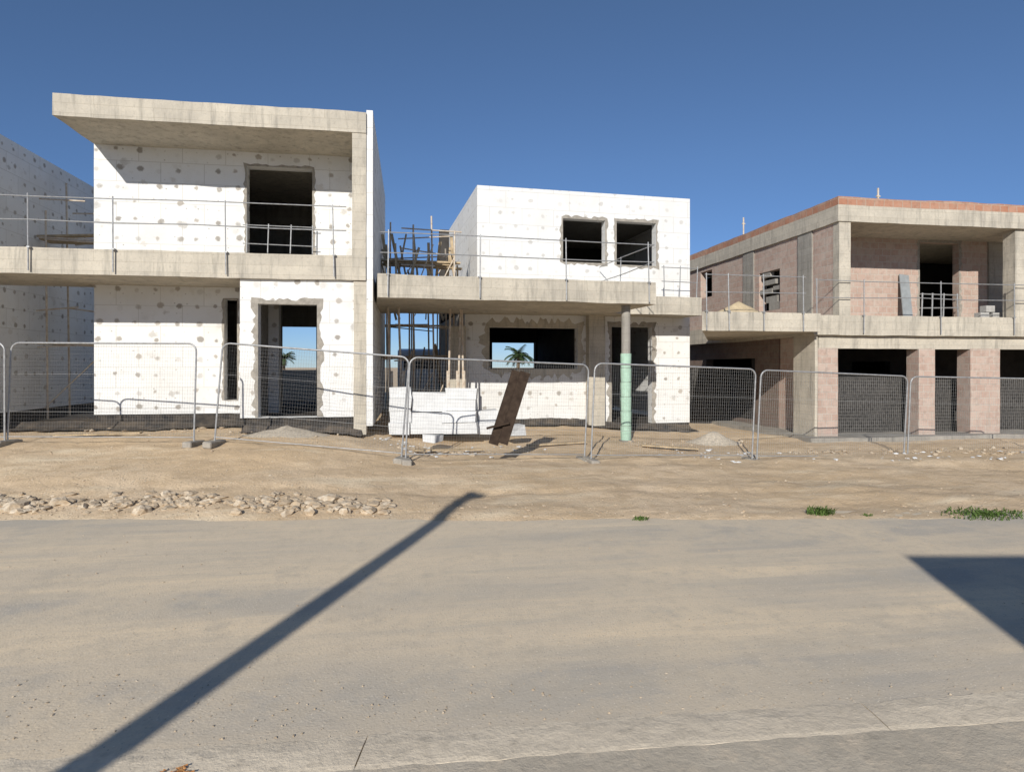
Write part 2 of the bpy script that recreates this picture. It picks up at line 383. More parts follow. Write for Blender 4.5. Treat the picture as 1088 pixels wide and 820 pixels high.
MB().rough(XC,XR,15.06,15.6,.55,ZSb+.02,.3,.008).build('corner_column',M['conc'],h)
MB().rough(XL+.02,XB,Yw+.05,22.3,.3,zb-.005,.3,.01).build('foundation',M['bitumen'],h)
MB().rough(XB+.03,XC+.02,15.16,22.3,.3,.945,.3,.01).build('foundation',M['bitumen'],h)
x0,x1=f.X(293,22.3),f.X(336,22.3)
MB().wall(XL,XR,.9,ZR,22.3,22.5,[(x0,x1,.98,f.Z(315,347,22.3))]).build('back_wall',M['concg'],h)
MB().wall(15.42,19.0,.97,ZSb,d3[0]-.35,d3[0]-.2,(),'y').build('partition_wall',M['concg'],h)
gx0,gx1=f.X(270,27),f.X(350,27)
m=MB(); m.wall(gx0,gx1,.4,f.Z(315,393,27),27,27.2); single(m,'garden_wall',M['block'],'low grey block wall seen through the doorway of the left white house','wall')
# black membrane lying on the soil along the wall feet
def membrane(fr,path,wd,lab):
    m=MB(); R=[]
    n=60; L_=len(path)-1
    for i in range(n+1):
        u=i/n*L_; k=min(int(u),L_-1); t=u-k
        x=path[k][0]+(path[k+1][0]-path[k][0])*t; y=path[k][1]+(path[k+1][1]-path[k][1])*t
        ww=wd*(.75+.7*abs(noise.noise(Vector((x*1.3,y,4))))); row=[]
        for q in range(5):
            yy=y-ww*q/4; p=fr.w(x,yy); row.append(m.b.verts.new((p.x,p.y,H(p.x,p.y)+.035+.03*abs(noise.noise(Vector((x*4,yy*4,9))))+(.14 if q==0 else 0))))
        R.append(row)
    for i in range(n):
        for q in range(4): m.b.faces.new((R[i][q],R[i+1][q],R[i+1][q+1],R[i][q+1]))
    single(m,'black_membrane',M['membrane'],lab,'membrane')
membrane(W0,[(XL-2.2,16.75),(XB-.02,16.75)],.75,'crumpled black membrane on the soil below the bare lower white wall at left')
membrane(W0,[(XB+.05,15.1),(XR-.1,15.05)],.42,'crumpled black membrane on the soil below the see-through doorway')
# ---------------------------------------------------------------- house 0 (far left edge)
h0=thing('unfinished_house',(-13,19,.6),'white insulated side wall of the house cut off by the left edge of the photo','house')
MB().wall(14,24.5,.95,7.95,-10.15,-10.45,(),'y').build('side_wall',M['eps'],h0)
MB().wall(-17,-10.45,.95,7.9,14,14.3,[(-14.5,-12,1.0,3.4),(-14.5,-12,4.7,7)]).build('front_wall',M['eps'],h0)
MB().box(-17,-10.5,14.3,24.5,7.5,7.85).build('roof',M['conc'],h0)
MB().box(-17,-10.2,14.05,24.4,.3,.95).build('foundation',M['bitumen'],h0)
MB().wall(-17,-10.45,.95,7.9,24.2,24.5).build('back_wall',M['eps'],h0)
# ---------------------------------------------------------------- house 2 (centre)
f=Fr(4.0); Yb=18.81; Ys=14.85; xl=f.X(507,Yb); xr=f.X(733,Yb); zs,zsb=4.22,3.68; zr=7.52
h=thing('unfinished_house',(5,20,.4),'smaller white house shell in the middle with two upper windows and deep concrete slab','house',fr=f)
w1=(f.X(598,Yb),f.X(643,Yb),f.Z(620,279,Yb),f.Z(620,233,Yb)); w2=(f.X(655,Yb),f.X(697,Yb),f.Z(675,282,Yb),f.Z(675,236,Yb))
uw=MB().wall(xl,xr,zs-.1,zr,Yb,Yb+.3,[w1,w2]).build('upper_wall',M['epsplain'],h)
for w in (w1,w2): MB().ring(*w,Yb-.005,.09).build('window_surround',M['render'],uw,recalc=False)
MB().wall(Yb+.3,25.5,zs-.1,zr,xl,xl+.3,(),'y').build('side_wall',M['epsplain'],h)
MB().wall(Yb+.3,25.5,.5,zr,xr-.3,xr,(),'y').build('side_wall',M['epsplain'],h)
MB().box(xl+.3,xr-.3,Yb+.3,25.2,zr-.5,zr-.2).build('roof',M['concg'],h)
MB().rough(f.X(401,Ys)+.0,f.X(697,Ys),Ys,Yb+.28,zsb,zs,.3,.016).build('terrace_slab',M['conc'],h)
MB().rough(f.X(697,Ys)+.003,f.X(742,17.9),17.7,Yb+.27,zsb,zs,.3,.012).build('ledge_slab',M['conc'],h)
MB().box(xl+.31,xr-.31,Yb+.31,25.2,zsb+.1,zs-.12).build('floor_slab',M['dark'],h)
zw=f.Z(715,449,Yb)
a=(f.X(520,Yb),f.X(614,Yb),f.Z(565,392,Yb),f.Z(565,348,Yb)); bdoor=(f.X(650,Yb),f.X(693,Yb),zw,f.Z(670,347,Yb))
lw=MB().wall(f.X(494,Yb),xr,zw,zsb+.02,Yb+.012,Yb+.31,[a,bdoor]).build('lower_wall',M['eps'],h)
MB().ring(*a,Yb+.006,.26).build('window_surround',M['conc'],lw,recalc=False)
MB().ring(*bdoor,Yb+.006,.14,False).build('door_surround',M['render'],lw,recalc=False)
MB().rough(f.X(626,Yb-.3),f.X(643,Yb-.3),Yb-.3,Yb+.01,.3,zsb+.02,.3,.008).build('column',M['conc'],h)
MB().box(f.X(494,Yb),xr-.01,Yb+.04,25.4,.1,zw-.002).build('foundation',M['bitumen'],h)
hb=(f.X(523,25.2),f.X(569,25.2),f.Z(545,391,25.2),f.Z(545,364,25.2))
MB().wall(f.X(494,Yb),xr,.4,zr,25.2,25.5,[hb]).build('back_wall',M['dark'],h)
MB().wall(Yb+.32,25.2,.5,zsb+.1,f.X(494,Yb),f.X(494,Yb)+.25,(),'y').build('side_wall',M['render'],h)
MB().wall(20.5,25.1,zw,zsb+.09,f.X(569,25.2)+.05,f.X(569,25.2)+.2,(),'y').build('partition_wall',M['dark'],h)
F2=f
membrane(F2,[(f.X(508,Yb),Yb-.02),(xr-.05,Yb-.02)],.8,'crumpled black membrane on the soil below the middle house wall')
# ---------------------------------------------------------------- house 3 (right, pink brick)
f=W0; XS=11.8; Y3=16.1; ZT=3.54; ZB=2.99
h=thing('unfinished_house',(16,20,0),'unfinished pink brick house at right with concrete frame and red brick parapet','house')
MB().rough(XS-.06,23,Y3,27.2,6.14,6.60,.3,.012).build('roof_slab',M['conc'],h)
MB().rough(XS-.04,23,Y3+.03,Y3+.3,6.602,6.84,.3,.02).build('parapet',M['redbrick'],h)
MB().rough(XS-.04,XS+.22,Y3+.33,27.1,6.602,6.84,.3,.02).build('parapet',M['redbrick'],h)
MB().rough(11.0,23,Y3,27,ZB,ZT,.3,.012).build('floor_slab',M['conc'],h)
xa,xb_=f.X(746,15.8),f.X(752,21.5)
MB().rough(xa,11.0-.003,15.8,21.5,ZB+.07,ZT+.02,.3,.008,lambda y:xa+(xb_-xa)*(y-15.8)/5.7).build('terrace_slab',M['conc'],h)
MB().rough(XS,f.X(904,Y3+.03),Y3+.04,Y3+.30,ZT,6.16,.3,.006).build('corner_column',M['conc'],h)
MB().wall(Y3+.302,17.25,ZT,6.15,XS+.012,XS+.28,(),'y').build('brick_pier',M['brick'],h)
def side(px,py): return f.Y(px,XS),f.ZX(px,py,XS)
h1=(side(828,0)[0],side(806,0)[0],side(817,330)[1],side(817,288)[1])
h2=(side(756,0)[0],side(744,0)[0],side(750,316)[1],side(750,288)[1])
sw=MB().wall(17.25,27,ZT,6.15,XS+.02,XS+.3,[h1,h2],'y').build('upper_side_wall',M['brick'],h)
for p0,p1 in ((863,848),(801,790)): MB().rough(XS-.02,XS+.02,side(p0,0)[0],side(p1,0)[0],ZT,6.15,.3,.004).build('column',M['concg'],h)
m=MB()
for i,(t0,t1,z0,z1) in enumerate(((0,.55,0,.2),(.15,.7,.2,.36),(.4,1,.44,.56),(.0,.35,.50,.60),(.25,.8,.66,.78),(.5,.9,.86,1.0))):
    A=h1[0]+(h1[1]-h1[0])*t0; B=h1[0]+(h1[1]-h1[0])*t1; Z0=h1[2]+(h1[3]-h1[2])*z0; Z1=h1[2]+(h1[3]-h1[2])*z1
    m.box(XS+.05,XS+.2,A,B,Z0,Z1)
m.build('stepped_brickwork',M['concg'],sw)
dd=(f.X(977,18),f.X(1019,18),ZT,f.Z(1000,258,18))
uw=MB().wall(XS+.3,23,ZT,6.15,18.0,18.25,[dd]).build('upper_wall',M['brick'],h)
MB().ring(dd[0],dd[1],dd[2],dd[3],17.995,.10,False).build('door_surround',M['render'],uw,recalc=False)
MB().rough(f.X(1050,17.98),f.X(1066,17.98),17.96,18.0,ZT,6.15,.3,.003).build('column',M['concg'],h)
MB().rough(f.X(1072,16.4),f.X(1105,16.4),Y3+.1,Y3+.5,ZT,6.15,.3,.006).build('corner_column',M['conc'],h)
MB().rough(11.25,23,Y3+.15,Y3+.4,2.62,ZB+.01,.3,.006).build('lintel',M['conc'],h)
MB().rough(11.10,f.X(868,16.2)+.02,Y3+.1,17.2,.1,ZB+.01,.3,.012).build('corner_column',M['conc'],h)
PP=((868,890),(975,993),(1030,1062),(1120,1150))
for p0,p1 in PP:
    MB().rough(f.X(p0,16.25)+.025,f.X(p1,16.25),Y3+.14,Y3+.6,.15,2.63,.3,.006).build('brick_pillar',M['brick'],h)
for (a0,a1),(b0,b1),top in zip(PP,PP[1:],(1.80,1.72,1.76)):
    MB().rough(f.X(a1,16.25)-.05,f.X(b0,16.25)+.3,Y3+.95,Y3+1.1,.15,top,.3,.02).build('block_infill',M['infill'],h)
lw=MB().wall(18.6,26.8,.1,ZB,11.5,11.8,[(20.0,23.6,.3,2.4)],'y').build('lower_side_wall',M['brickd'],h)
MB().wall(17.2,18.6,.1,ZB,11.55,11.8,(),'y').build('brick_pier',M['brick'],h)
MB().wall(20.0,23.6,.15,1.8,11.65,11.75,(),'y').build('block_infill',M['infill'],h)
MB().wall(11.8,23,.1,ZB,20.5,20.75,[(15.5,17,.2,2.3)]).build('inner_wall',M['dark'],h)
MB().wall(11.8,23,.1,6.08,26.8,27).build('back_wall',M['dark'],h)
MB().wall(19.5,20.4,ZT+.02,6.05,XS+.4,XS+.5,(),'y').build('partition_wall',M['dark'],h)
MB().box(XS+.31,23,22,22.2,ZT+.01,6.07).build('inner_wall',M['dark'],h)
MB().rough(10.75,23,15.85,26.7,-.1,.17,.4,.02).build('plinth',M['concg'],h)
MB().box(22.9,23.1,Y3+.3,27,.2,6.07).build('side_wall',M['brick'],h)
m=MB(); m.rough(f.X(735,21.6),11.45,21.6,21.8,0,f.Z(770,391,21.6),.3,.008)
single(m,'block_wall',M['infill'],'dark low block wall in the shade between the middle house and the brick house','wall')

# ---------------------------------------------------------------- guard rails
def railing(name_label,pts,posts,z0,hgt,fr,group=None,drop=.5,mid=(.52,),r=.0125):
    base=(pts[0][0],pts[0][1],z0)
    t=thing('guard_rail',base,name_label,'railing',group,fr)
    for (x,y) in posts:
        m=MB(); m.tube((x,y,z0-drop),(x+random.uniform(-.04,.04),y,z0+hgt+.05),r*1.25,6); m.box(x-.03,x+.03,y-.02,y+.10,z0-.02,z0+.012)
        m.build('post',M['steel'],t)
    for k in (*mid,1.0):
        for (a,b) in zip(pts,pts[1:]):
            n=max(1,int((Vector(a)-Vector(b)).length/1.6)); m=MB(); last=None
            for i in range(n+1):
                u=i/n; p=Vector((a[0]+(b[0]-a[0])*u,a[1]+(b[1]-a[1])*u,z0+hgt*k+random.uniform(-.022,.022)))
                if last: m.tube(last,p,r,6)
                last=p
            m.build('rail',M['steel'],t)
    return t
f=W0
y=14.94
railing('thin steel guard rail along the balcony edge of the left white house',[(f.X(-60,y),y),(f.X(368,y),y)],[(f.X(p,y),y) for p in (-50,30,120,240,355)],ZS,1.08,f)
y=16.6
railing('short steel guard rail across the dark upper doorway of the left white house',[(f.X(258,y),y),(f.X(336,y),y)],[(f.X(p,y),y) for p in (262,284,308,332)],ZS,.95,f,drop=0)
y=14.80; f=F2
railing('thin steel guard rail along the terrace slab of the middle house',[(f.X(404,y),y),(f.X(695,y),y),(f.X(695,y),18.6)],[(f.X(p,y),y) for p in (412,510,602,690)]+[(f.X(695,y),17)],zs,.95,f)
y=17.75
railing('short guard rail on the ledge at the right corner of the middle house',[(f.X(703,y),y),(f.X(741,y),y)],[(f.X(p,y),y) for p in (706,722,740)],zs,.9,f,drop=0)
f=W0; y=15.75
railing('guard rail along the terrace slab left of the brick house',[(f.X(749,y),y),(f.X(856,y),y)],[(f.X(p,y),y) for p in (751,775,812,854)],ZT+.03,.95,f)
y=16.05
railing('guard rail along the upper floor edge of the brick house',[(f.X(866,y),y),(f.X(1130,y),y)],[(f.X(p,y),y) for p in (868,918,1000,1078)],ZT,.95,f)
y=17.9
railing('pale rail across the dark upper doorway of the brick house',[(f.X(978,y),y),(f.X(1019,y),y)],[(f.X(p,y),y) for p in (979,990,1002,1018)],ZT,.85,f,drop=0,r=.02)

# ---------------------------------------------------------------- fence panels
WP=3.66
def make_panel():
    t=D.objects.new('fence_panel',None); COL.objects.link(t); BASE[t.name]=Vector((0,0,0))
    m=MB(); R=.16; z0,z1=.12,2.0; r=.018
    m.tube((0,0,0),(0,0,z1-R),r,8).build('post',M['steel'],t)
    m=MB(); m.tube((WP,0,0),(WP,0,z1-R),r,8).build('post',M['steel'],t)
    m=MB(); pts=[(R-R*math.cos(a),z1-R+R*math.sin(a)) for a in [i*math.pi/12 for i in range(7)]]
    pts+= [(WP-R+R*math.sin(a),z1-R+R*math.cos(a)) for a in [i*math.pi/12 for i in range(7)]]
    for p,q in zip(pts,pts[1:]): m.tube((p[0],0,p[1]),(q[0],0,q[1]),r,8)
    m.build('top_rail',M['steel'],t)
    m=MB(); m.tube((0,0,z0),(WP,0,z0),r*.55,8).build('bottom_rail',M['steel'],t)
    m=MB(); n=72
    for i in range(1,n): 
        x=WP*i/n; zt=z1
        if x<R: zt=z1-R+math.sqrt(R*R-(R-x)**2)
        if x>WP-R: zt=z1-R+math.sqrt(R*R-(x-WP+R)**2)
        m.tube((x,0,z0),(x,0,zt),.0014,3)
    for k in range(1,26):
        z=z0+(z1-z0)*k/26; m.tube((0,.005,z),(WP,.005,z),.0012,3)
    for zz in (.62,1.38): m.tube((0,-.004,zz),(WP,-.004,zz),.0026,4)
    m.build('wire_mesh',M['wire'],t)
    for x in (0,WP):
        m=MB(); m.box(x-.09,x+.09,-.3,.3,-.08,.05); bmesh.ops.bevel(m.b,geom=m.b.edges[:],offset=.02,segments=1,affect='EDGES')
        m.build('foot',M['render'],t)
    return t
PAN=[(-200,5,12.7,12.75,'the leftmost of the seven wire fence panels, cut off by the photo edge'),
 (8,206,12.8,12.8,'wire fence panel in front of the bare lower white wall at left'),
 (228,427,12.75,12.5,'wire fence panel in front of the see-through doorway of the left white house'),
 (431,621,12.4,13.4,'wire fence panel in front of the leaning dark board and white foam blocks'),
 (628,799,13.1,13.95,'wire fence panel in front of the green-wrapped prop and the dark ground-floor doorway'),
 (804,960,14.0,15.0,'wire fence panel in front of the left ground-floor opening of the brick house'),
 (964,1118,15.0,15.4,'wire fence panel at the right edge of the photo by the brick pillars')]
proto=make_panel()
def dup(o,parent=None):
    c=o.copy(); COL.objects.link(c); c.parent=parent
    for ch in o.children: dup(ch,c)
    return c
for i,(p0,p1,s0,s1,lab) in enumerate(PAN):
    A=cam2w((p0-544)/F*s0,s0); B=cam2w((p1-544)/F*s1,s1)
    zA=CAMZ-(lerp([(0,470),(228,470),(431,489),(1120,491)],p0)-HY)/F*s0; zB=CAMZ-(lerp([(0,470),(206,471),(427,488),(1120,491)],p1)-HY)/F*s1
    zA,zB=min(zA,H(A.x,A.y,False)+.05),min(zB,H(B.x,B.y,False)+.05)
    o=proto if i==0 else dup(proto)
    o['label']=lab; o['category']='fence panel'; o['group']='temporary fence panels along the verge'
    dx=B-A; Lr=dx.length; o.location=(A.x,A.y,zA)
    o.rotation_euler=(math.radians(random.uniform(-2.5,2)),-math.atan2(zB-zA,Lr),math.atan2(dx.y,dx.x)); o.scale=(Lr/WP,1,1)

# ---------------------------------------------------------------- scaffolding
def scaffold(fr,x0,x1,y0,y1,zb,zt,nx,levels,label,planks=True,extra=0):
    t=thing('scaffold',((x0+x1)/2,(y0+y1)/2,zb),label,'scaffold',None,fr)
    X=[x0+(x1-x0)*i/nx for i in range(nx+1)]
    for x in X:
        for y in (y0,y1): MB().tube((x+random.uniform(-.08,.08),y,zb),(x+random.uniform(-.1,.1),y,zt+random.uniform(-1.3,.5)),.026,6).build('post',M['scaf'],t)
    for z in levels:
        for dz in (0,1.0):
            for y in (y0,y1):
                e0=x0+random.uniform(-.2,.3); e1=x1+random.uniform(-.7,.3)
                MB().tube((e0,y,z+dz+random.uniform(-.12,.12)),(e1,y,z+dz+random.uniform(-.12,.12)),.02,6).build('ledger',M['scaf'],t)
        if planks:
            for k in range(3):
                yy=y0+(y1-y0)*(k+.5)/3; MB().beam((x0-.15-random.uniform(0,.3),yy,z+.04),(x1+.1+random.uniform(0,.3),yy,z+.04+random.uniform(-.08,.12)),.24,.05).build('plank',M['wood'],t)
    for i in range(nx):
        for zz in (zb+.3,zb+3.6): MB().tube((X[i],y0,zz),(X[i+1],y0,zz+random.uniform(.8,1.8)),.018,6).build('brace',M['scaf'],t)
    for i in range(extra):
        x=random.uniform(x0,x1+.3); y=random.uniform(y0,y1)
        low=random.random()<.12
        zz=zb if low else zb+3.5; zh=(zb+random.uniform(2,3.1) if low else zt+random.uniform(-1.7,.0))
        MB().beam((x,y,zz),(x+random.uniform(-.55,.55),y+random.uniform(-.2,.2),zh),random.uniform(.04,.09),.05,(0,1,0)).build('timber_upright',M['wood'],t)
    return t
f=F2
scaffold(f,f.X(416,18.6),f.X(484,18.6),18.95,20.2,.5,6.2,3,(2.35,4.5,5.2),'rusty scaffold with timber uprights in the gap between the two white houses',extra=26)
scaffold(f,f.X(412,24),f.X(468,24),24,25,.4,5.9,2,(3.6,5.0),'rear scaffold deeper in the gap between the two white houses',planks=True,extra=5)
f=W0
scaffold(f,-9.7,-8.2,19.0,20.2,.7,6.9,1,(2.7,4.5,5.6),'narrow scaffold between the left edge house and the tall white house')
f=F2
for i in range(5):
    y=17.2+random.uniform(-.3,.3); x=f.X((416,428,476,486,493)[i],y); m=MB()
    m.tube((x,y,.3),(x+random.uniform(-.12,.12),y,3.67),.03,7); m.tube((x,y,.3),(x,y,2.0),.042,7)
    o=single(m,'steel_prop',M['scaf'],'thin steel prop under the left part of the middle terrace slab behind the foam stack','prop','steel props in the gap')
    o.location=f.w(*o.location); o.rotation_euler=(0,0,f.a)
for i in range(6):
    y=16.6; z=.35+i*.14; x0_,x1_=f.X(434,y)+random.uniform(-.1,.15),f.X(500,y)+random.uniform(-.35,.1); m=MB()
    m.rough(x0_,x1_,y,y+.9,z,z+.10,.4,.015)
    o=single(m,'board_bundle',M['wood' if i%3 else 'block'],'flat bundle of boards in the pile behind the white foam stack','boards','bundles of boards piled behind the foam')
    o.location=f.w(*o.location); o.rotation_euler=(0,0,f.a)
for (p0,p1,z0,z1,yy,mt,lab) in ((478,495,.4,3.3,18.6,'conc','upright pale plywood sheet at the left end of the middle house lower wall'),):
    m=MB(); m.wall(f.X(p0,yy),f.X(p1,yy),z0,z1,yy,yy+.03)
    o=single(m,'formwork_sheet',M[mt],lab,'sheet'); o.location=f.w(*o.location); o.rotation_euler=(0,0,f.a)
def van(px,s,lab):
    c=cam2w((px-544)/F*s,s); z=H(c.x,c.y,False); t=thing('parked_van',(c.x,c.y,z),lab,'van')
    W=.95; pr=[(-2.2,.35),(-2.2,1.1),(-2.05,2.15),(-1.6,2.25),(1.0,2.25),(1.6,1.35),(2.25,1.0),(2.3,.35)]
    m=MB(); A=[m.b.verts.new((c.x-W,c.y+y,z+h)) for y,h in pr]; B=[m.b.verts.new((c.x+W,c.y+y,z+h)) for y,h in pr]
    n=len(pr); m.b.faces.new(A); m.b.faces.new(B[::-1])
    for i in range(n): m.b.faces.new((A[i],B[i],B[(i+1)%n],A[(i+1)%n]))
    bmesh.ops.bevel(m.b,geom=m.b.edges[:],offset=.06,segments=2,affect='EDGES'); m.build('body',M['paint'],t,smooth=False)
    m=MB(); v=[m.b.verts.new((c.x+sx*.7,c.y-2.2+.15*(h-1.1)/1.05-.012,z+h)) for sx,h in ((-1,1.4),(1,1.4),(1,1.92),(-1,1.92))]; m.b.faces.new(v); m.build('rear_window',M['glass'],t)
    m=MB(); m.box(c.x-.9,c.x+.9,c.y-2.3,c.y-2.2,z+.35,z+.52); m.build('bumper',M['rubber'],t)
    for sx in (-1,1):
        m=MB(); m.box(c.x+sx*.8-.07,c.x+sx*.8+.07,c.y-2.23,c.y-2.19,z+.8,z+1.15); m.build('tail_light',M['redlens'],t)
        for yy in (-1.4,1.5):
            m=MB(); m.tube((c.x+sx*.72,c.y+yy,z+.33),(c.x+sx*.95,c.y+yy,z+.33),.33,18); m.build('wheel',M['rubber'],t)
van(446,29,'white van parked behind the scaffold between the two white houses')
# ---------------------------------------------------------------- props, stacks and debris
f=F2
y=15.3; x=f.X(665,y); zg=.22
t=thing('steel_prop',(x,y,zg),'pale green wrapped round post holding up the terrace slab of the middle house','prop',None,f)
MB().tube((x,y,zg),(x,y,zsb+.02),.115,14).build('tube',M['concg'],t)
m=MB(); zt=f.Z(665,376,y); n=6
for i in range(n):
    a0=zg+.02+(zt-zg)*i/n; a1=zg+.02+(zt-zg)*(i+1)/n-.012; m.tube((x+random.uniform(-.006,.006),y,a0),(x,y,a1),.130,14,.140)
m.build('sleeve',M['green'],t)
MB().box(x-.14,x+.14,y-.14,y+.14,zg-.08,zg+.018).build('base_plate',M['concg'],t)
f=W0
def bale(px0,px1,pyb,pyt,s,label,dep=.55,rz=0):
    l0,l1=(px0-544)/F*s,(px1-544)/F*s; z0=CAMZ-(pyb-HY)/F*s; z1=CAMZ-(pyt-HY)/F*s
    c=cam2w((l0+l1)/2,s+dep/2); w=(l1-l0)/2
    m=MB(); n=max(1,int((z1-z0)/.26))
    for i in range(n):
        a=z0+(z1-z0)*i/n; b=z0+(z1-z0)*(i+1)/n-.006; j=random.uniform(-.03,.03)
        m.box(-w+j,w+j,-dep/2+j,dep/2+j,a,b)
    for v in m.b.verts: v.co+=noise.noise_vector(v.co*3+c)*.045
    for v in m.b.verts:
        q=Matrix.Rotation(-TH+rz,3,'Z')@v.co; v.co=Vector((q.x+c.x,q.y+c.y,q.z))
    single(m,'foam_bale',M['foam'],label,'foam block','white foam insulation bales')
bale(413,435,462,411,15.2,'narrow upright white foam bale at the left end of the stack',.4,.1)
bale(435,470,461,438,15.3,'lower left white foam bale of the stack by the leaning board')
bale(470,506,461,437,15.25,'lower right white foam bale of the stack by the leaning board',.6,-.03)
bale(437,474,437.5,417,15.35,'upper left white foam bale of the stack by the leaning board',.5,.08)
bale(473,505,436.5,412,15.3,'upper right white foam bale of the stack by the leaning board',.5,-.06)
bale(506,527,461,436,15.6,'small white foam bale partly behind the leaning dark board',.4,.2)
bale(536,556,463,452,15.2,'low white foam offcut lying just right of the leaning dark board',.35,.5)
bale(452,468,470,462,14.3,'small white foam offcut on the soil in front of the stack',.3,-.5)
def cp(px,py,s): q=cam2w((px-544)/F*s,s); q.z=CAMZ+(HY-py)/F*s; return q
t0=cam2w((527-544)/F*12.9,12.9)
t=thing('leaning_board',(t0.x,t0.y,H(t0.x,t0.y)),'thick dark brown timber plank bundle tilted to the right against the middle fence panel','board')
for a,b,s,w_ in ((522,548,12.95,.19),(532,557,12.92,.20)):
    MB().beam(cp(a+2,473+random.uniform(-2,3),s-.22),cp(b+1,393+random.uniform(-2,3),s-.02),w_,.08,(0,-1,.2)).build('board',M['dwood'],t)
MB().beam(cp(517,455,12.66),cp(541,449,12.66),.07,.04).build('batten',M['dwood'],t)
for i,(pa,pb,s,sb,lab) in enumerate(((440,512,13.6,14.4,'grey-brown scrap plank lying below the foam stack'),(560,622,14.9,15.3,'scrap plank lying under the middle terrace slab'),(682,742,15.3,15.0,'scrap plank lying to the right of the green-wrapped post'),(58,150,13.6,13.9,'scrap plank lying behind the fence at far left'))):
    A=cam2w((pa-544)/F*s,s);B=cam2w((pb-544)/F*sb,sb); A.z=H(A.x,A.y)+.05;B.z=H(B.x,B.y)+.06
    m=MB(); m.beam(A,B,.16,.035); single(m,'scrap_plank',M['wood'],lab,'plank')
m=MB(); m.beam((W0.X(961,17.7),17.55,ZT+.0),(W0.X(961,17.9),17.93,5.0),.33,.03,(0,1,0)); single(m,'leaning_sheet',M['panelgrey'],'narrow grey sheet leaning on the upper wall of the brick house','sheet')
k=0
for (px,row) in ((1043,0),(1056,0),(1049,1)):
    y=16.9; x=W0.X(px,y); m=MB(); m.box(x-.15,x+.15,y-.12,y+.12,ZT+.01+row*.21,ZT+.205+row*.21); bmesh.ops.bevel(m.b,geom=m.b.edges[:],offset=.008,segments=1,affect='EDGES')
    single(m,'concrete_block',M['block'],('lower left','lower right','top')[k]+' grey block of the small pile on the brick house upper floor','block','grey blocks on the upper floor'); k+=1
for p,y,z0,z1,lab in ((933,17.5,6.85,7.55,'thin rod standing on the front parapet side of the brick house roof'),(790,23.5,6.86,8.0,'thin rod standing on the rear left of the brick house roof')):
    x=W0.X(p,y); x=max(x,XS+.1); m=MB(); m.tube((x,y,6.62),(x,y,z1),.03,6); m.tube((x-.06,y,z1-.25),(x+.06,y,z1-.25),.03,6); single(m,'roof_rod',M['scaf'],lab,'rod')
# rubble
m=MB(); cnt=0
while cnt<560:
    px=random.uniform(-30,415); s=random.gauss(9.45,.16)
    dens=.2+1.3*max(0,noise.noise(Vector((px*.02,0,0)))+.35)
    if random.random()>dens: continue
    q=cam2w((px-544)/F*s,s); r=random.choice((.015,.025,.03,.04,.055,.07,.08)); m.rock((q.x,q.y,max(0,H(q.x,q.y))+r*.12),r); cnt+=1
m.build('rubble_strip',M['stone'],kind='stuff',label='strip of broken limestone rubble between dirt bank and road at left',category='rubble')
m=MB()
for i in range(1300):
    px=random.uniform(-60,1150); s=random.choice((random.uniform(8.9,13.5),random.uniform(8.8,9.6),random.uniform(13,16.5)))
    q=cam2w((px-544)/F*s,s); r=random.choice((.008,.010,.013,.018,.025)); m.rock((q.x,q.y,max(0,H(q.x,q.y))+r*.1),r)
for (pc,s,n,w) in ((300,14.3,120,.9),(760,17.2,90,.7),(870,15.4,50,.8),(985,15.6,50,1.4),(1050,15.3,40,1),(480,13.9,50,.9),(700,15.8,50,1),(60,15.5,50,1.5),(170,15.1,60,1.6)):
    for i in range(n):
        c=cam2w((pc-544)/F*s+random.gauss(0,w*.6),s+random.gauss(0,.25)); r=random.choice((.02,.03,.045,.06)); m.rock((c.x,c.y,H(c.x,c.y)+r*.3),r)
m.build('scattered_gravel',M['stone'],kind='stuff',label='loose gravel and small rubble scattered over the dirt verge',category='gravel')
m=MB()
for i in range(150):
    px=random.choice((random.gauss(500,40),random.gauss(760,35),random.gauss(1000,70),random.gauss(430,25))); s=random.uniform(13.4,15.4)
    q=cam2w((px-544)/F*s,s); r=random.choice((.02,.03,.05)); m.rock((q.x,q.y,H(q.x,q.y)+r*.3),r,.4)
m.build('foam_scraps',M['foam'],kind='stuff',label='white foam scraps strewn on the dirt behind the fence',category='scraps')
m=MB()
for i in range(900):
    px=random.uniform(-20,1110); s=random.choice((random.uniform(3.6,8.8),random.uniform(3.5,4.3)))
    q=cam2w((px-544)/F*s,s)
    l=(px-544)/F*s
    if s<3.76+KS*l: continue
    r=random.choice((.003,.004,.005,.008)); m.rock((q.x,q.y,.003+r*.2),r)
m.build('road_grit',M['stone'],kind='stuff',label='small loose stones and grit lying on the dusty road',category='grit')
for i,(px,py,r) in enumerate(((349,532,.16),(392,538,.12),(62,535,.13),(14,538,.14),(150,540,.11),(205,533,.11),(256,536,.13),(305,541,.10),(366,540,.10),(100,534,.10),(330,541,.09),(178,529,.10),(228,534,.10),(285,533,.11),(40,540,.09),(125,532,.11))):
    s=2.0*F/(py-HY); q=cam2w((px-544)/F*s,s); m=MB(); m.rock((0,0,0),r,.7)
    o=m.build('stone',M['stone']); o.location=(q.x,q.y,max(0,H(q.x,q.y))+r*.1); o['label']='larger pale limestone chunk in the rubble strip along the road edge at left'; o['category']='stone'; o['group']='larger stones in the rubble strip'
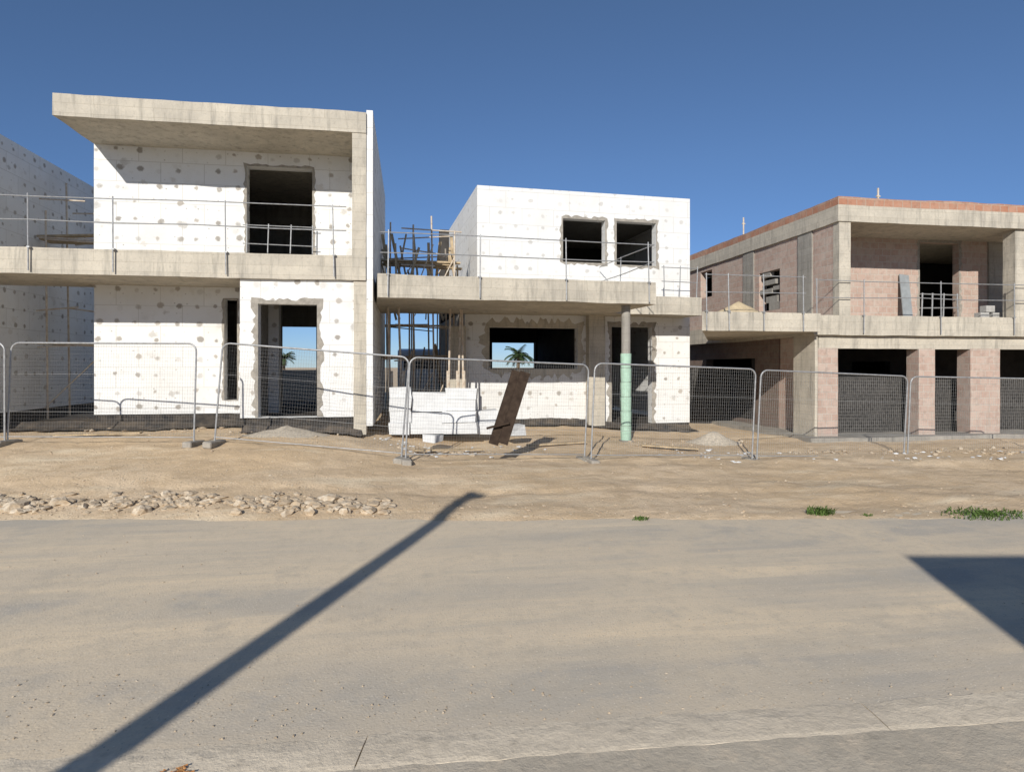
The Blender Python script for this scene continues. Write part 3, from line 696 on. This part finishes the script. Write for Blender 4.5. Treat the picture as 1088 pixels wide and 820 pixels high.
def mound(c,w,hh,lab,mat,floor=None):
    m=MB(); n=22; R=[]
    for i in range(9):
        rr=i/8; ring=[]
        for k in range(n):
            a=2*math.pi*k/n; x=c.x+math.cos(a)*rr*w; y=c.y+math.sin(a)*rr*w*.55
            zz=(H(x,y) if floor is None else floor)-.03+hh*(1-rr)**1.2+noise.noise(Vector((x*5,y*5,2)))*.05*(1-rr)
            ring.append(m.b.verts.new((x,y,zz)))
        R.append(ring)
    for i in range(8):
        for k in range(n): m.b.faces.new((R[i][k],R[i][(k+1)%n],R[i+1][(k+1)%n],R[i+1][k]))
    bmesh.ops.remove_doubles(m.b,verts=m.b.verts[:],dist=.001)
    single(m,'gravel_heap',mat,lab,'heap',smooth=True)
M['gravel']=m_simple('pale_gravel',(.56,.49,.39),.4,18,.95,st=.8)
mound(cam2w((305-544)/F*14.0,14.0),1.15,.22,'low pale gravel heap in front of the see-through doorway',M['gravel'])
mound(cam2w((758-544)/F*17,17),.9,.35,'small pale rubble heap between the middle house and the brick house',M['gravel'])
mound(Vector((W0.X(785,16.8),16.8,0)),.95,.42,'yellowish sand heap on the terrace slab left of the brick house',M['sand'],ZT+.03)
def weed(px,py,n,rad,hh,lab):
    s=2.02*F/(py-HY); c=cam2w((px-544)/F*s,s); m=MB()
    for i in range(n):
        a=random.uniform(0,6.28); r=random.uniform(0,rad); x=c.x+math.cos(a)*r*1.8; y=c.y+math.sin(a)*r; z=max(0,H(x,y))
        a2=random.uniform(0,6.28); L=random.uniform(.3,1)*hh; w=.008
        d=Vector((math.cos(a2),math.sin(a2),0)); p=Vector((-d.y,d.x,0))*w
        b0=Vector((x,y,z)); b1=b0+d*L*.35+Vector((0,0,L*.7)); b2=b0+d*L*.9+Vector((0,0,L))
        v=[m.b.verts.new(q) for q in (b0-p*.6,b0+p*.6,b1+p,b1-p,b2)]
        m.b.faces.new(v[:4]); m.b.faces.new((v[3],v[2],v[4]))
    single(m,'weed_tuft',M['leaf'],lab,'weed')
weed(872,541,230,.12,.12,'green weed tuft at the road edge below the brick house')
weed(681,546,60,.07,.06,'small green weed at the road edge below the green-wrapped post')
weed(1045,541,620,.36,.06,'low spread of green weeds at the road edge near the right side of the photo')
weed(921,543,30,.05,.04,'tiny weed just right of the thickest weed tuft')
m=MB(); c=kp(-1.72,3.48,.1)
for i in range(46):
    a=random.uniform(0,6.28); r=random.uniform(0,.09); x=c.x+math.cos(a)*r; y=c.y+math.sin(a)*r*.7; q=random.uniform(.01,.025); b=random.uniform(0,6.28)
    v=[m.b.verts.new((x+math.cos(b+k*1.57)*q,y+math.sin(b+k*1.57)*q*.6,.020+random.uniform(0,.010))) for k in range(4)]; m.b.faces.new(v)
single(m,'orange_litter',M['orange'],'patch of orange-brown leaf litter on the kerb at bottom left','litter')
# ---------------------------------------------------------------- palms far behind
def palm(px,s,ztop,lab,R=1.6):
    c=cam2w((px-544)/F*s,s); t=thing('palm_tree',(c.x,c.y,0),lab,'palm tree')
    m=MB(); p=Vector((c.x,c.y,-.3))
    for i in range(8):
        q=Vector((c.x+math.sin(i)*.04,c.y,-.3+(ztop+.3)*(i+1)/8)); m.tube(p,q,.2-.008*i,8,.17-.008*i); p=q
    m.build('trunk',M['trunk'],t)
    m=MB()
    for k in range(30):
        a=k*2.4; el=random.uniform(-.2,1.2); prev=Vector((c.x,c.y,ztop)); d=Vector((math.cos(a)*math.cos(el),math.sin(a)*math.cos(el),math.sin(el)))
        for j in range(9):
            nx=prev+d*R/9; d=(d+Vector((0,0,-.16))).normalized(); sd=d.cross(Vector((0,0,1))).normalized()
            for sg in (-1,1):
                for q in (0,.5):
                    o0=prev.lerp(nx,q); tip=o0+sd*sg*R*.28*(1-abs(j-3)/9)+d*.12-Vector((0,0,.10))
                    m.b.faces.new([m.b.verts.new(v) for v in (o0-d*.04,o0+d*.04,tip)])
            m.tube(prev,nx,.018,3); prev=nx
    m.build('crown',M['palm'],t)
palm(302,60,2.9,'palm tree seen through the doorway of the left white house',1.15)
palm(551,50,3.0,'palm tree seen through the window of the middle house',1.35)
c=cam2w((735-544)/F*34,34)
t=thing('distant_house',(c.x,c.y,0),'low distant white house glimpsed between the middle house and the brick house','house')
MB().wall(c.x-3,c.x+4.5,-.2,3.4,c.y,c.y+.3,[(c.x-.3,c.x+.6,1.0,2.2),(c.x+1.3,c.x+2.2,1.0,2.2)]).build('wall',M['foam'],t)
MB().box(c.x-3.2,c.x+4.7,c.y-.2,c.y+5,3.402,3.65).build('roof',M['conc'],t)
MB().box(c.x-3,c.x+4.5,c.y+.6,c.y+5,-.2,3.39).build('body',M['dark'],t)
# ---------------------------------------------------------------- behind the camera: what throws the two shadows
AZ=math.radians(12.8); EL=math.radians(25)
def back(l,s,hh): k=hh/math.tan(EL); return (l-k*math.sin(AZ), s-k*math.cos(AZ))
pl,ps=back(-.66,10.3,7.5); c=cam2w(pl,ps)
t=thing('street_pole',(c.x,c.y,0),'wooden street pole standing behind the viewer that throws the long shadow','pole')
MB().tube((c.x,c.y,0),(c.x,c.y,7.6),.15,12,.105).build('shaft',M['wood'],t)
c2=Vector((CS,-SN,0))
MB().beam(Vector((c.x,c.y,7.5))-c2*.12,Vector((c.x,c.y,7.5))+c2*.22,.1,.12).build('cap',M['concg'],t)
hl,hs=back(4.37,7.14,6.0)
A=cam2w(hl,hs)
t=D.objects.new('opposite_house',None); COL.objects.link(t); t.location=(A.x,A.y,0); t.rotation_euler=(0,0,-TH); BASE[t.name]=Vector((0,0,0))
t['label']='plain house behind the viewer that shades the right of the road'; t['category']='house'
MB().wall(0,16,0,5.8,-.3,0,[(1.5,3,1,2.4),(5,6.2,.1,2.3),(9,10.5,1,2.4)]).build('front_wall',M['foam'],t)
MB().wall(-9,-.3,0,5.8,0,.3,(),'y').build('side_wall',M['foam'],t)
MB().wall(-9,-.3,0,5.8,15.7,16,(),'y').build('side_wall',M['foam'],t)
MB().wall(.3,15.7,0,5.8,-9,-8.7).build('back_wall',M['foam'],t)
MB().box(0,16,-9,0,5.802,6.0).build('roof',M['conc'],t)
# ---------------------------------------------------------------- light, sky, camera
sun=D.lights.new('sun','SUN'); sun.energy=5.0; sun.angle=math.radians(.45); sun.color=(1,.95,.87)
so=D.objects.new('sun',sun); COL.objects.link(so)
az=AZ+TH; dv=Vector((math.sin(az)*math.cos(EL),math.cos(az)*math.cos(EL),-math.sin(EL)))
so.rotation_euler=dv.to_track_quat('-Z','Y').to_euler()
wd=D.worlds.new('World'); SC.world=wd; wd.use_nodes=True; nt=wd.node_tree; bg=nt.nodes['Background']
sk=nt.nodes.new('ShaderNodeTexSky'); sk.sky_type='NISHITA'; sk.sun_disc=False; sk.sun_elevation=EL; sk.sun_rotation=az+math.pi
sk.altitude=2500; sk.air_density=1.0; sk.dust_density=0.0; sk.ozone_density=2.0
hs_=nt.nodes.new('ShaderNodeHueSaturation'); hs_.inputs['Saturation'].default_value=1.08; hs_.inputs['Value'].default_value=1.0
nt.links.new(sk.outputs[0],hs_.inputs['Color'])
tc=nt.nodes.new('ShaderNodeTexCoord'); sp=nt.nodes.new('ShaderNodeSeparateXYZ'); nt.links.new(tc.outputs['Generated'],sp.inputs[0])
cr=nt.nodes.new('ShaderNodeValToRGB'); nt.links.new(sp.outputs[2],cr.inputs[0])
E=cr.color_ramp.elements; E[0].position=0.0; E[0].color=(.42,.53,.78,1); E[1].position=.6; E[1].color=(1,.98,.98,1)
e=cr.color_ramp.elements.new(.12); e.color=(.54,.64,.82,1); e=cr.color_ramp.elements.new(.3); e.color=(.78,.82,.91,1)
mx=nt.nodes.new('ShaderNodeMix'); mx.data_type='RGBA'; mx.blend_type='MULTIPLY'; mx.inputs[0].default_value=1
nt.links.new(hs_.outputs[0],mx.inputs[6]); nt.links.new(cr.outputs[0],mx.inputs[7])
nt.links.new(mx.outputs[2],bg.inputs[0]); bg.inputs[1].default_value=.105
cd=D.cameras.new('camera'); cd.sensor_width=36; cd.lens=36*F/1088; cd.shift_y=-20/1088; cd.clip_end=8000; cd.clip_start=.05
co=D.objects.new('camera',cd); COL.objects.link(co); co.location=(0,0,CAMZ); co.rotation_euler=(math.pi/2,0,-TH); SC.camera=co
SC.view_settings.view_transform='Standard'; SC.view_settings.look='None'; SC.view_settings.exposure=0
